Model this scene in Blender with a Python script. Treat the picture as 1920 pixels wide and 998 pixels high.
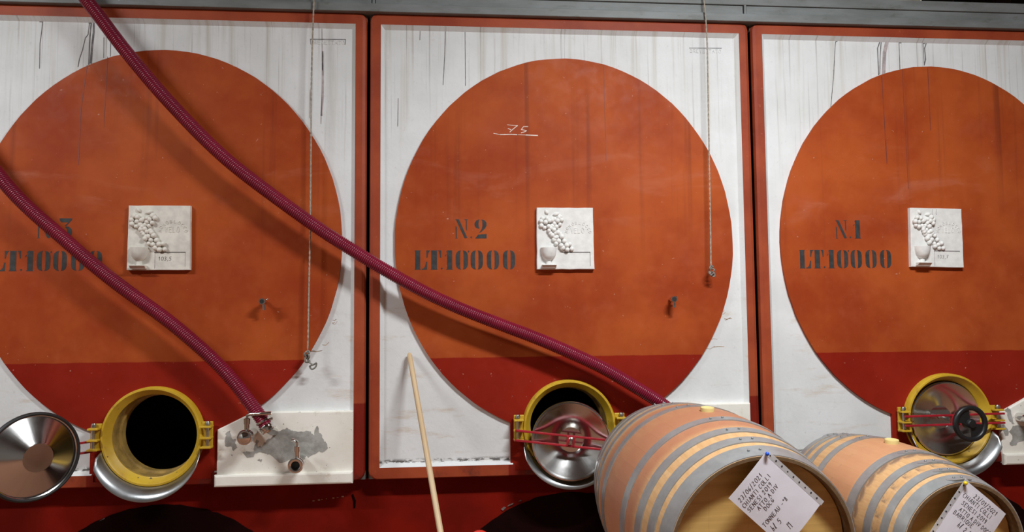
import bpy, bmesh, math, random
from mathutils import Vector, Matrix
from mathutils.geometry import tessellate_polygon
random.seed(7)
for o in list(bpy.data.objects): bpy.data.objects.remove(o)
S = bpy.context.scene
COL = S.collection
R = math.radians
PI = math.pi

# ------------------------------------------------------------------ camera
cam_d = bpy.data.cameras.new('camera'); cam = bpy.data.objects.new('camera', cam_d); COL.objects.link(cam)
S.camera = cam
cam_d.sensor_width = 36.0; cam_d.lens = 36.0 * 1333.0 / 1920.0; cam_d.clip_start = 0.05
_y, _p, _r = R(4.827), R(3.610), R(-0.480)
_F = Vector((math.sin(_y)*math.cos(_p), math.cos(_y)*math.cos(_p), math.sin(_p)))
_R = Vector((math.cos(_y), -math.sin(_y), 0)); _U = _R.cross(_F)
_R2 = _R*math.cos(_r) + _U*math.sin(_r); _U2 = -_R*math.sin(_r) + _U*math.cos(_r)
_m = Matrix((_R2, _U2, -_F)).transposed().to_4x4(); _m.translation = Vector((-0.6385, -3.9244, 0.9012))
cam.matrix_world = _m

# ------------------------------------------------------------------ world, lamps, exposure
w = bpy.data.worlds.new('world'); S.world = w; w.use_nodes = True
w.node_tree.nodes['Background'].inputs[0].default_value = (0.9, 0.95, 1.0, 1)
w.node_tree.nodes['Background'].inputs[1].default_value = 0.02
S.view_settings.view_transform = 'Standard'; S.view_settings.look = 'None'
S.view_settings.exposure = -0.13; S.view_settings.gamma = 1.0; S.view_settings.use_curve_mapping = False
LAMPS = [  # x, y, z, power, length, along x?
    (0.95, -2.55, 3.35, 235, 1.25, True),
    (-4.3, -2.35, 3.35, 150, 1.25, True),
]
FLOOR = -0.56
CEIL = 3.95

# ------------------------------------------------------------------ node helpers
def lin(r, g, b):
    f = lambda c: (c/255/12.92) if c/255 <= 0.04045 else ((c/255+0.055)/1.055)**2.4
    return (f(r), f(g), f(b), 1)
class NT:
    def __init__(s, name):
        s.m = bpy.data.materials.new(name); s.m.use_nodes = True
        s.t = s.m.node_tree; s.b = s.t.nodes['Principled BSDF']
        s.tc = s.t.nodes.new('ShaderNodeTexCoord')
    def n(s, typ, **kw):
        x = s.t.nodes.new(typ)
        for k, v in kw.items(): setattr(x, k, v)
        return x
    def link(s, a, b): s.t.links.new(a, b)
    def put(s, sock, v):
        if hasattr(v, 'is_output') or isinstance(v, bpy.types.NodeSocket): s.link(v, sock)
        else: sock.default_value = v
    world = False
    def base(s):
        if not s.world: return s.tc.outputs['Object']
        if not hasattr(s, 'geo'): s.geo = s.n('ShaderNodeNewGeometry')
        return s.geo.outputs['Position']
    def mapped(s, scale=(1, 1, 1), loc=(0, 0, 0)):
        m = s.n('ShaderNodeMapping'); m.inputs['Scale'].default_value = scale; m.inputs['Location'].default_value = loc
        s.link(s.base(), m.inputs['Vector']); return m.outputs['Vector']
    def noise(s, scale=5, detail=4, rough=0.55, vec=None, dist=0.0):
        x = s.n('ShaderNodeTexNoise'); x.inputs['Scale'].default_value = scale; x.inputs['Detail'].default_value = detail
        x.inputs['Roughness'].default_value = rough; x.inputs['Distortion'].default_value = dist
        s.link(vec if vec is not None else s.base(), x.inputs['Vector']); return x.outputs['Fac']
    def ramp(s, fac, a, b, lo=0.0, hi=1.0):
        x = s.n('ShaderNodeMapRange'); x.interpolation_type = 'SMOOTHSTEP'
        s.put(x.inputs['Value'], fac); x.inputs['From Min'].default_value = a; x.inputs['From Max'].default_value = b
        x.inputs['To Min'].default_value = lo; x.inputs['To Max'].default_value = hi; return x.outputs['Result']
    def math(s, op, a, b=0.0):
        x = s.n('ShaderNodeMath', operation=op); s.put(x.inputs[0], a); s.put(x.inputs[1], b); return x.outputs[0]
    def mix(s, fac, a, b, mode='MIX'):
        x = s.n('ShaderNodeMix', data_type='RGBA', blend_type=mode)
        s.put(x.inputs['Factor'], fac); s.put(x.inputs['A'], a) if False else None
        ins = [i for i in x.inputs if i.type == 'RGBA']
        s.put(ins[0], a); s.put(ins[1], b)
        return [o for o in x.outputs if o.type == 'RGBA'][0]
    def xyz(s):
        x = s.n('ShaderNodeSeparateXYZ'); s.link(s.tc.outputs['Object'], x.inputs[0]); return x.outputs
    def col(s, c): s.put(s.b.inputs['Base Color'], c)
    def rough(s, v): s.put(s.b.inputs['Roughness'], v)
    def bump(s, h, strength=0.2, dist=0.01):
        x = s.n('ShaderNodeBump'); x.inputs['Strength'].default_value = strength; x.inputs['Distance'].default_value = dist
        s.link(h, x.inputs['Height']); s.link(x.outputs[0], s.b.inputs['Normal'])

def simple(name, c, rough=0.5, metal=0.0, var=0.0, scale=20, bump=0.0, spec=.5):
    k = NT(name); k.b.inputs['Specular IOR Level'].default_value = spec; k.b.inputs['Metallic'].default_value = metal; k.rough(rough)
    if var or bump:
        nz = k.noise(scale)
        k.col(k.mix(k.ramp(nz, .3, .7), tuple(x*(1-var) for x in c[:3])+(1,), tuple(min(1, x*(1+var)) for x in c[:3])+(1,)))
        if bump: k.bump(nz, bump, .004)
    else: k.col(c)
    return k.m

def mat_disc():
    k = NT('red_wall_paint'); k.world = True; k.b.inputs['Specular IOR Level'].default_value = .10; o = k.xyz()
    big = k.noise(1.6, 5, .6); fine = k.noise(14, 4, .6)
    c = k.mix(k.ramp(big, .32, .68), (.30, .043, .011, 1), (.43, .086, .019, 1))
    rose = k.noise(2.4, 6, .65, k.mapped((1, 1, 1.6), (3, 1, 2)))
    c = k.mix(k.math('MULTIPLY', k.ramp(rose, .54, .82), .34), c, (.43, .098, .055, 1))
    c = k.mix(k.math('MULTIPLY', k.ramp(fine, .5, .8), .15), c, (.48, .12, .05, 1))
    # chalky rubbed arcs around chest height
    sc = k.noise(2.6, 4, .6, k.mapped((.8, 1, 2.4), (0, 2, 5)), .8)
    zb = k.math('MULTIPLY', k.ramp(o['Z'], 1.3, 1.55), k.ramp(o['Z'], 1.95, 1.65))
    c = k.mix(k.math('MULTIPLY', k.math('MULTIPLY', k.ramp(sc, .50, .78), zb), .32), c, (.52, .20, .135, 1))
    # dirty runs below the lid seam
    st = k.noise(1, 3, .5, k.mapped((17, 1, .35), (1, 0, 0)))
    c = k.mix(k.math('MULTIPLY', k.math('MULTIPLY', k.ramp(st, .56, .74), k.ramp(o['Z'], .9, 2.3)), .55), c, (.13, .026, .013, 1))
    # repainted darker band at the foot
    edge = k.math('ADD', o['Z'], k.math('MULTIPLY', k.noise(6), .012))
    dk = k.mix(k.ramp(big, .3, .7), (.22, .0120, .0050, 1), (.30, .0195, .0085, 1))
    c = k.mix(k.ramp(edge, .650, .656), dk, c)
    sp = k.noise(55, 2, .5)
    c = k.mix(k.math('MULTIPLY', k.ramp(sp, .74, .80), .6), c, (.6, .33, .25, 1))
    k.col(c); k.rough(k.ramp(fine, .3, .7, .42, .62)); k.bump(k.noise(30, 5), .12, .004)
    return k.m
def mat_frame():
    k = NT('red_frame_paint'); k.world = True; k.b.inputs['Specular IOR Level'].default_value = .22; o = k.xyz()
    big = k.noise(3, 5, .6); fine = k.noise(30, 4, .6)
    c = k.mix(k.ramp(big, .3, .7), (.26, .040, .016, 1), (.38, .072, .026, 1))
    c = k.mix(k.math('MULTIPLY', k.ramp(fine, .62, .8), .5), c, (.5, .17, .10, 1))
    dk = k.mix(k.ramp(big, .3, .7), (.155, .010, .004, 1), (.22, .015, .006, 1))
    low = k.math('MULTIPLY', k.ramp(o['Z'], .415, .405), k.ramp(o['X'], -.34, -.33))
    c = k.mix(low, c, dk)
    gr = k.noise(7, 4, .6, k.mapped((1, 1, 1), (5, 5, 5)))
    c = k.mix(k.math('MULTIPLY', k.math('MULTIPLY', k.ramp(gr, .5, .66), k.ramp(o['Z'], .09, .0)), .8), c, (.05, .02, .015, 1))
    k.col(c); k.rough(.55); k.bump(fine, .15, .004); return k.m
def mat_white():
    k = NT('white_limewash'); k.world = True; k.b.inputs['Specular IOR Level'].default_value = .22; o = k.xyz()
    big = k.noise(2.2, 5, .6); fine = k.noise(45, 5, .65)
    c = k.mix(k.ramp(big, .3, .7), (.66, .665, .66, 1), (.76, .765, .77, 1))
    st = k.noise(1, 4, .6, k.mapped((16, 1, .55)))
    top = k.ramp(o['Z'], 1.4, 2.45)
    c = k.mix(k.math('MULTIPLY', k.math('MULTIPLY', k.ramp(st, .5, .7), top), .55), c, (.50, .46, .38, 1))
    st2 = k.noise(1, 4, .6, k.mapped((60, 1, .9), (9, 0, 3)))
    c = k.mix(k.math('MULTIPLY', k.math('MULTIPLY', k.ramp(st2, .55, .72), top), .75), c, (.34, .31, .29, 1))
    c = k.mix(k.math('MULTIPLY', k.ramp(fine, .58, .78), .4), c, (.45, .44, .42, 1))
    # warm scuffs near the foot
    sf = k.noise(5, 6, .7, k.mapped((.6, 1, 3), (2, 0, 8)))
    c = k.mix(k.math('MULTIPLY', k.math('MULTIPLY', k.ramp(sf, .54, .72), k.ramp(o['Z'], 1.25, .75)), .55), c, (.55, .42, .30, 1))
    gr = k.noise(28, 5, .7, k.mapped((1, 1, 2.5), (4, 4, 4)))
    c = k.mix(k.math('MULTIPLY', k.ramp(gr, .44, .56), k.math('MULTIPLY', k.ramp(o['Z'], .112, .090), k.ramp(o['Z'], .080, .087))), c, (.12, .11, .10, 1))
    k.col(c); k.rough(.8); k.bump(k.noise(24, 6, .65), .25, .006); return k.m
def mat_plinth():
    k = NT('cream_plaster'); k.world = True; k.b.inputs['Specular IOR Level'].default_value = .22; o = k.xyz()
    c = k.mix(k.ramp(k.noise(4, 5), .3, .7), (.78, .74, .66, 1), (.88, .85, .78, 1))
    s1 = k.noise(9, 6, .7)
    c = k.mix(k.math('MULTIPLY', k.ramp(s1, .56, .74), .5), c, (.42, .30, .19, 1))
    c = k.mix(k.math('MULTIPLY', k.ramp(k.noise(60, 2), .72, .76), .8), c, (.1, .08, .07, 1))
    k.col(c); k.rough(.7); k.bump(k.noise(20, 6), .2, .006); return k.m
def mat_concrete(name='bare_concrete', a=(.26, .25, .225, 1), b=(.42, .41, .385, 1)):
    k = NT(name); k.col(k.mix(k.ramp(k.noise(14, 6, .7), .3, .7), a, b)); k.rough(.9); k.bump(k.noise(50, 6), .4, .005); return k.m
def mat_wood(name, a, b, scale=(30, 1.2, 30), rough=.5):
    k = NT(name); g = k.noise(1, 5, .6, k.mapped(scale)); c = k.mix(k.ramp(g, .3, .7), a, b)
    k.col(c); k.rough(rough); k.bump(g, .12, .003); return k.m
def mat_stave(name, L, stain, wine, smears=()):
    k = NT(name); o = k.xyz()
    g = k.noise(1, 5, .6, k.mapped((45, 2.0, 45))); blot = k.noise(5, 5, .6)
    info = k.n('ShaderNodeObjectInfo').outputs['Random']
    c = k.mix(k.ramp(g, .3, .7), (.53, .305, .135, 1), (.66, .41, .20, 1))
    c = k.mix(k.math('MULTIPLY', info, .28), c, (.50, .25, .10, 1))
    ay = k.math('ABSOLUTE', o['Y']); ay = k.math('ADD', ay, k.math('MULTIPLY', blot, .05))
    c = k.mix(k.math('MULTIPLY', k.ramp(ay, stain+.06, stain-.02), k.ramp(blot, .2, .6, .55, .95)), c, wine)
    c = k.mix(k.math('MULTIPLY', k.ramp(k.noise(9, 6, .7, k.mapped((1, 1.6, 1), (3, 3, 3))), .6, .72), .35), c, (.20, .11, .07, 1))
    sm = k.noise(7, 5, .7, k.mapped((1, 2.2, 1), (8, 1, 4)))
    for e in smears:
        c = k.mix(k.math('MULTIPLY', k.math('MULTIPLY', k.ramp(sm, .48, .62), k.ramp(k.math('ABSOLUTE', k.math('ADD', o['Y'], e)), .035, .004)), .75), c, (.10, .065, .06, 1))
    k.col(c); k.rough(.55); k.bump(g, .1, .002); return k.m
def mat_steel(name, rough, c=(.62, .62, .62, 1), sc=40):
    k = NT(name); k.b.inputs['Metallic'].default_value = 1; k.col(c)
    nz = k.noise(sc, 4, .6); k.rough(k.ramp(nz, .3, .7, rough*.8, rough*1.3)); return k.m
def mat_galv(name='galvanised_steel', a=(.32, .33, .33, 1), b=(.38, .39, .39, 1), rough=.36, metal=.45):
    k = NT(name); k.b.inputs['Metallic'].default_value = metal
    k.col(k.mix(k.ramp(k.noise(22, 5, .65), .3, .7), a, b)); k.rough(k.ramp(k.noise(9), .3, .7, rough*.85, rough*1.25)); return k.m
def mat_yellow():
    k = NT('yellow_enamel'); c = k.mix(k.ramp(k.noise(7, 4), .3, .7), (.50, .30, .016, 1), (.62, .40, .03, 1))
    c = k.mix(k.ramp(k.noise(38, 3, .6), .70, .73), c, (.09, .06, .03, 1))
    c = k.mix(k.math('MULTIPLY', k.ramp(k.noise(16, 5, .7, k.mapped((1, 1, 1), (7, 1, 2))), .58, .72), .5), c, (.36, .17, .05, 1))
    k.col(c); k.rough(.45); k.bump(k.noise(60, 3), .1, .002); return k.m
def mat_beam():
    k = NT('grey_painted_steel'); c = k.mix(k.ramp(k.noise(3, 5, .6, k.mapped((1, 1, 4))), .3, .7), (.155, .165, .16, 1), (.22, .235, .235, 1))
    c = k.mix(k.math('MULTIPLY', k.ramp(k.noise(8, 6, .7, k.mapped((1, 1, 3), (2, 2, 2))), .55, .72), .6), c, (.10, .10, .075, 1))
    k.col(c); k.rough(.55); return k.m
def mat_sleeve():
    k = NT('clear_plastic'); k.col((.85, .85, .87, 1)); k.rough(.25)
    k.b.inputs['Transmission Weight'].default_value = .55; k.b.inputs['IOR'].default_value = 1.15; return k.m
def mat_emit(name, c, s):
    k = NT(name); k.col(c); k.b.inputs['Emission Color'].default_value = c; k.b.inputs['Emission Strength'].default_value = s; return k.m

M = dict(
    disc=mat_disc(), frame=mat_frame(), white=mat_white(), plinth=mat_plinth(), concrete=mat_concrete(),
    inner=mat_concrete('tank_lining', (.10, .095, .085, 1), (.16, .15, .13, 1)),
    lower=simple('deep_red_paint', (.165, .0048, .0008, 1), .7, 0, .22, 3, .08, .12),
    arch=simple('blackish_red_paint', (.009, .0016, .0013, 1), .9, 0, .3, 4, 0, .06),
    stencil=simple('stencil_black', (.032, .030, .030, 1), .7, 0, .3, 40),
    chalk=simple('chalk', (.75, .62, .55, 1), .9, 0, .15, 80),
    ink=simple('black_ink', (.02, .02, .028, 1), .6), drip=simple('wine_drip', (.15, .135, .135, 1), .7, 0, .5, 30),
    paledrip=simple('faded_drip', (.40, .34, .34, 1), .7, 0, .25, 30),
    scuff=simple('brown_scuff', (.42, .30, .21, 1), .9, 0, .3, 30),
    yellow=mat_yellow(), neck=simple('grimy_yellow_enamel', (.30, .185, .045, 1), .6, 0, .35, 14, .2), steel=mat_steel('polished_steel', .15, (.66, .65, .64, 1), 4), brushed=mat_steel('brushed_steel', .34, (.46, .47, .48, 1), 3),
    chrome=mat_steel('chrome', .07, (.72, .70, .68, 1)), rubber=simple('black_rubber', (.018, .017, .017, 1), .55),
    wheel=simple('black_plastic', (.012, .012, .013, 1), .38), redbar=simple('red_enamel', (.34, .012, .022, 1), .4, 0, .2, 25),
    bolt=mat_steel('zinc_bolt', .3, (.5, .47, .42, 1)), hose=simple('crimson_hose', (.20, .008, .030, 1), .24, 0, .12, 6),
    rope=simple('hemp_cord', (.36, .31, .25, 1), .9, 0, .3, 60, .3), knot=simple('old_cord_knot', (.20, .19, .165, 1), .9, 0, .4, 50, .3),
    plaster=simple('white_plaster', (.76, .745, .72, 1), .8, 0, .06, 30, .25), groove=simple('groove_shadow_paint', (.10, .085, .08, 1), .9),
    beam=mat_beam(), hoop=mat_galv(), rivet=mat_galv('rivet_steel', (.20, .20, .20, 1), (.3, .3, .3, 1)),
    stave_a=mat_stave('oak_wine_stained', 1.0, .25, (.42, .175, .095, 1)), stave_b=mat_stave('oak_pale', .84, .13, (.52, .24, .125, 1), (.168, .276, -.13)),
    head=mat_wood('oak_head', (.53, .32, .095, 1), (.66, .43, .14, 1), (1.6, 30, 40)), chime=mat_wood('oak_end_grain', (.11, .065, .032, 1), (.19, .12, .06, 1), (40, 40, 40)),
    bung=simple('cream_silicone', (.72, .58, .24, 1), .45), paper=simple('white_paper', (.72, .70, .76, 1), .75, 0, .03, 12, .15),
    sleeve=mat_sleeve(), hole=simple('punched_hole', (.03, .025, .03, 1), .8), bluepin=simple('blue_plastic', (.01, .08, .55, 1), .3), yellowpin=simple('yellow_plastic', (.75, .55, .01, 1), .3),
    stick=mat_wood('ash_handle', (.52, .36, .20, 1), (.64, .47, .28, 1), (60, 60, 2.5), .45),
    redplastic=simple('red_plastic', (.65, .03, .015, 1), .35), wall=simple('plain_wall', (.30, .29, .27, 1), .9, 0, .1, 3, .1),
    floor=mat_concrete('floor_terracotta', (.20, .085, .045, 1), (.30, .135, .075, 1)), ceiling=simple('ceiling_plaster', (.20, .18, .155, 1), .9, 0, .12, 3),
    darkwall=simple('dark_plaster', (.035, .032, .028, 1), .9, 0, .2, 4), rafter=mat_wood('rafter_wood', (.11, .065, .04, 1), (.17, .11, .07, 1), (2, 2, 2)),
    cream=simple('cream_enamel', (.75, .70, .58, 1), .5), rackwood=mat_wood('pine_rack', (.30, .2, .1, 1), (.42, .3, .17, 1), (2, 2, 20)),
    lampbody=simple('lamp_white_enamel', (.8, .8, .78, 1), .4), tube=mat_emit('lamp_tube', (.95, 1, .97, 1), 9),
)

# ------------------------------------------------------------------ mesh helpers
def build(name, bm, mat, parent=None, smooth=False, auto=None, recalc=True):
    if recalc: bmesh.ops.recalc_face_normals(bm, faces=bm.faces[:])
    me = bpy.data.meshes.new(name); bm.to_mesh(me); bm.free()
    me.materials.append(M[mat] if isinstance(mat, str) else mat)
    if smooth:
        for p in me.polygons: p.use_smooth = True
        if auto is not None: me.set_sharp_from_angle(angle=R(auto))
    o = bpy.data.objects.new(name, me); COL.objects.link(o)
    if parent: o.parent = parent
    return o
def link(name, me, parent=None, loc=(0, 0, 0), rot=(0, 0, 0), scale=(1, 1, 1)):
    o = bpy.data.objects.new(name, me); COL.objects.link(o); o.location = loc; o.rotation_euler = rot; o.scale = scale
    if parent: o.parent = parent
    return o
def thing(name, label, cat, loc=(0, 0, 0), rot=(0, 0, 0), group=None):
    o = bpy.data.objects.new(name, None); COL.objects.link(o); o.location = loc; o.rotation_euler = rot; o.empty_display_size = .1
    return tag(o, label, cat, group)
def tag(o, label, cat, group=None):
    o['label'] = label; o['category'] = cat
    if group: o['group'] = group
    return o
def struct(o): o['kind'] = 'structure'; return o
def box(bm, x0, x1, y0, y1, z0, z1, bev=0.0, mat=None):
    vs = [bm.verts.new(p) for p in ((x0,y0,z0),(x1,y0,z0),(x1,y1,z0),(x0,y1,z0),(x0,y0,z1),(x1,y0,z1),(x1,y1,z1),(x0,y1,z1))]
    fs = [bm.faces.new([vs[i] for i in f]) for f in ((0,1,5,4),(1,2,6,5),(2,3,7,6),(3,0,4,7),(4,5,6,7),(3,2,1,0))]
    if bev:
        es = list({e for f in fs for e in f.edges})
        bmesh.ops.bevel(bm, geom=es, offset=bev, segments=2, affect='EDGES', profile=.5)
def boxbm(*a, **k): bm = bmesh.new(); box(bm, *a, **k); return bm
def plate(bm, outer, holes, y0, y1, back=True):
    """flat plate in the XZ plane, front at y0, back at y1; loops are (x, z) lists"""
    loops = [outer] + list(holes)
    flat = [p for l in loops for p in l]
    tris = tessellate_polygon([[Vector((p[0], p[1], 0)) for p in l] for l in loops])
    F = [bm.verts.new((p[0], y0, p[1])) for p in flat]; B = [bm.verts.new((p[0], y1, p[1])) for p in flat]
    for t in tris:
        try:
            bm.faces.new([F[i] for i in t])
            if back: bm.faces.new([B[i] for i in reversed(t)])
        except ValueError: pass
    k = 0
    for l in loops:
        n = len(l)
        for i in range(n):
            a, b = k+i, k+(i+1) % n
            bm.faces.new((F[a], F[b], B[b], B[a]))
        k += n
def inset(l, d):
    n = len(l); out = []; A = sum(l[i][0]*l[(i+1) % n][1]-l[(i+1) % n][0]*l[i][1] for i in range(n)); sg = 1 if A > 0 else -1
    for i in range(n):
        p, q, r = Vector(l[i-1]), Vector(l[i]), Vector(l[(i+1) % n]); a = (q-p).normalized(); b = (r-q).normalized()
        na = Vector((-a.y, a.x))*sg; nb = Vector((-b.y, b.x))*sg; m = (na+nb); m = m/max(.3, m.dot(na)); out.append((q.x+m.x*d, q.y+m.y*d))
    return out
def chplate(bm, outer, y0, y1, ch):
    li = inset(outer, ch); V = [bm.verts.new((p[0], y0, p[1])) for p in li]
    for t in tessellate_polygon([[Vector((p[0], p[1], 0)) for p in li]]): bm.faces.new([V[i] for i in t])
    lm = inset(outer, ch*.3); strip(bm, li, y0, lm, y0+ch*.3); strip(bm, lm, y0+ch*.3, outer, y0+ch); strip(bm, outer, y0+ch, outer, y1)
    bmesh.ops.remove_doubles(bm, verts=bm.verts[:], dist=1e-6)
def strip(bm, la, ya, lb, yb):
    A = [bm.verts.new((p[0], ya, p[1])) for p in la]; B = [bm.verts.new((p[0], yb, p[1])) for p in lb]
    for i in range(len(A)):
        j = (i+1) % len(A); bm.faces.new((A[i], A[j], B[j], B[i]))
def rrect(x0, x1, z0, z1, r, n=5):
    if r <= 0: return [(x0, z0), (x1, z0), (x1, z1), (x0, z1)]
    pts = []
    for cx, cz, a in ((x1-r, z0+r, -90), (x1-r, z1-r, 0), (x0+r, z1-r, 90), (x0+r, z0+r, 180)):
        for i in range(n): t = R(a + 90*i/(n-1)); pts.append((cx+r*math.cos(t), cz+r*math.sin(t)))
    return pts
def circ(cx, cz, r, n=48, rz=None): return [(cx+r*math.cos(2*PI*i/n), cz+(rz or r)*math.sin(2*PI*i/n)) for i in range(n)]
def lathe(bm, prof, n=40, axis='Y', a0=0.0, a1=2*PI, center=(0, 0, 0)):
    """prof = [(radius, along)], revolved around the axis"""
    full = abs(a1-a0-2*PI) < 1e-6; cnt = n if full else n+1; rings = []
    for r, h in prof:
        ring = []
        for i in range(cnt):
            t = a0+(a1-a0)*i/n; c, s = r*math.cos(t), r*math.sin(t)
            p = {'Y': (c, h, s), 'Z': (c, s, h), 'X': (h, c, s)}[axis]
            ring.append(bm.verts.new((p[0]+center[0], p[1]+center[1], p[2]+center[2])))
        rings.append(ring)
    for A, B in zip(rings, rings[1:]):
        for i in range(n):
            j = (i+1) % cnt
            try: bm.faces.new((A[i], A[j], B[j], B[i]))
            except ValueError: pass
    return rings
def lathe_bm(prof, cap=True, **k):
    bm = bmesh.new(); rg = lathe(bm, prof, **k); bmesh.ops.remove_doubles(bm, verts=bm.verts[:], dist=1e-6); return bm
def catmull(pts, sub=8):
    P = [Vector(p) for p in pts]; P = [P[0]*2-P[1]] + P + [P[-1]*2-P[-2]]; out = []
    for i in range(1, len(P)-2):
        for k in range(sub):
            t = k/sub; a, b, c, d = P[i-1], P[i], P[i+1], P[i+2]
            out.append(.5*((2*b)+(c-a)*t+(2*a-5*b+4*c-d)*t*t+(3*b-a-3*c+d)*t**3))
    out.append(P[-2]); return out
def resample(pts, step):
    P = [Vector(p) for p in pts]; out = [P[0]]; acc = 0
    for a, b in zip(P, P[1:]):
        L = (b-a).length; d = step-acc
        while d <= L: out.append(a.lerp(b, d/L)); d += step
        acc = (acc+L) % step if L < step-acc else L-(d-step)
    return out
def sweep(bm, pts, rad, n=12, cap=True):
    P = [Vector(p) for p in pts]; N = len(P); rf = rad if callable(rad) else (lambda i: rad)
    T = [(P[min(i+1, N-1)]-P[max(i-1, 0)]).normalized() for i in range(N)]
    u = T[0].cross(Vector((0, 1, 0))); u = u if u.length > 1e-3 else T[0].cross(Vector((1, 0, 0))); u.normalize(); rings = []
    for i in range(N):
        u = (u-T[i]*u.dot(T[i])).normalized(); v = T[i].cross(u); r = rf(i)
        rings.append([bm.verts.new(P[i]+(u*math.cos(2*PI*k/n)+v*math.sin(2*PI*k/n))*r) for k in range(n)])
    for A, B in zip(rings, rings[1:]):
        for k in range(n): bm.faces.new((A[k], A[(k+1) % n], B[(k+1) % n], B[k]))
    if cap: bm.faces.new(rings[0]); bm.faces.new(rings[-1])
def rod(bm, a, b, r, n=12): sweep(bm, [a, b], r, n)
def ribbon(bm, pts, wd, th, f):
    """a pen stroke: thin raised bars along a 2-D polyline; f maps (u, v, h) to a point"""
    for i_, (a, b) in enumerate(zip(pts, pts[1:])):
        a = Vector(a); b = Vector(b); d = b-a
        if d.length < 1e-6: continue
        d.normalize(); n = Vector((-d.y, d.x))*wd/2; a = a-d*wd*.35; b = b+d*wd*.35
        q = [a+n, b+n, b-n, a-n]
        lo = [bm.verts.new(f(p.x, p.y, 0)) for p in q]; hi = [bm.verts.new(f(p.x, p.y, th*(1+.06*(i_ % 3))+.00004*(i_ % 3))) for p in q]
        bm.faces.new(hi); bm.faces.new(list(reversed(lo)))
        for i in range(4): bm.faces.new((lo[i], lo[(i+1) % 4], hi[(i+1) % 4], hi[i]))
O8 = [(.5+.42*math.cos(t*PI/5+PI/2), .5+.5*math.sin(t*PI/5+PI/2)) for t in range(11)]
FONT = {
 'A': [[(0,0),(.45,1),(.9,0)],[(.18,.38),(.72,.38)]], 'B': [[(0,0),(0,1),(.55,.95),(.62,.75),(.5,.55),(0,.5)],[(.5,.52),(.75,.3),(.55,.03),(0,0)]],
 'C': [[(.8,.9),(.45,1),(.1,.75),(.05,.35),(.3,0),(.8,.08)]], 'D': [[(0,0),(0,1),(.5,.92),(.8,.5),(.5,.06),(0,0)]], 'E': [[(.7,1),(0,1),(0,0),(.7,0)],[(0,.52),(.55,.52)]],
 'G': [[(.8,.9),(.4,1),(.08,.65),(.1,.25),(.4,0),(.78,.15),(.78,.45),(.45,.45)]], 'H': [[(0,0),(0,1)],[(.75,0),(.75,1)],[(0,.5),(.75,.5)]], 'I': [[(.2,0),(.2,1)]],
 'L': [[(0,1),(0,0),(.65,0)]], 'M': [[(0,0),(.05,1),(.45,.35),(.85,1),(.9,0)]], 'N': [[(0,0),(0,1),(.75,0),(.75,1)]], 'O': [O8], 'Q': [O8, [(.55,.3),(.95,-.05)]],
 'R': [[(0,0),(0,1),(.6,.95),(.65,.65),(.45,.5),(0,.5)],[(.35,.5),(.75,0)]], 'S': [[(.75,.92),(.35,1),(.08,.78),(.25,.55),(.6,.45),(.7,.2),(.4,0),(0,.08)]],
 'T': [[(0,1),(.85,1)],[(.42,1),(.42,0)]], 'U': [[(0,1),(.03,.3),(.3,0),(.62,.15),(.7,1)]], 'V': [[(0,1),(.4,0),(.8,1)]],
 '0': [O8], '1': [[(.1,.7),(.4,1),(.4,0)]], '2': [[(.08,.78),(.3,1),(.62,.85),(.6,.6),(.05,0),(.75,0)]], '3': [[(.1,.92),(.4,1),(.65,.8),(.5,.58),(.3,.53)],[(.45,.54),(.72,.3),(.45,0),(.05,.08)]],
 '5': [[(.75,1),(.2,1),(.12,.58),(.5,.62),(.72,.35),(.45,.02),(.05,.05)]], '6': [[(.65,1),(.25,.7),(.08,.3),(.3,0),(.65,.15),(.6,.42),(.3,.48),(.1,.3)]],
 '7': [[(.05,.95),(.75,1),(.3,0)],[(.15,.5),(.65,.5)]], '8': [[(.4,.53),(.12,.72),(.3,1),(.6,.9),(.55,.62),(.2,.4),(.12,.12),(.4,0),(.68,.15),(.6,.42),(.4,.53)]],
 '9': [[(.68,.65),(.4,.5),(.12,.65),(.25,.98),(.6,.95),(.68,.65),(.62,.25),(.35,0)]], '/': [[(0,-.2),(.5,1.2)]], ',': [[(.2,.08),(.08,-.22)]], '.': [[(.1,0),(.16,.04)]],
 '-': [[(.05,.4),(.5,.4)]], 'o': [[(.2+.15*math.cos(t*PI/3), .8+.15*math.sin(t*PI/3)) for t in range(7)]], 'h': [[(0,0),(.15,1.2)],[(.05,.4),(.3,.6),(.45,.5),(.4,0)]], 'l': [[(0,.1),(.25,1.1),(.35,1.2),(.3,.9),(.1,.1),(.35,0)]], ' ': [], 'n': [[(0,0),(.02,1),(.62,.97),(.6,0)],[(.1,.8),(.55,.8)]],
}
ADV = {'I': .5, ' ': .55, '/': .75, ',': .4, '.': .4, 'l': .6, 'h': .7, 'M': 1.15, '1': .75, 'o': .5}
def write(bm, text, x, y, h, wd, th, f, jit=0.0, slant=0.0, sx=.85):
    for ch in text:
        for pl in FONT[ch]:
            ribbon(bm, [(x+(p[0]*sx+slant*p[1])*h+random.uniform(-jit, jit)*h, y+p[1]*h+random.uniform(-jit, jit)*h) for p in pl], wd, th, f)
        x += (ADV.get(ch, 1.0)*sx+.16)*h
    return x

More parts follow.
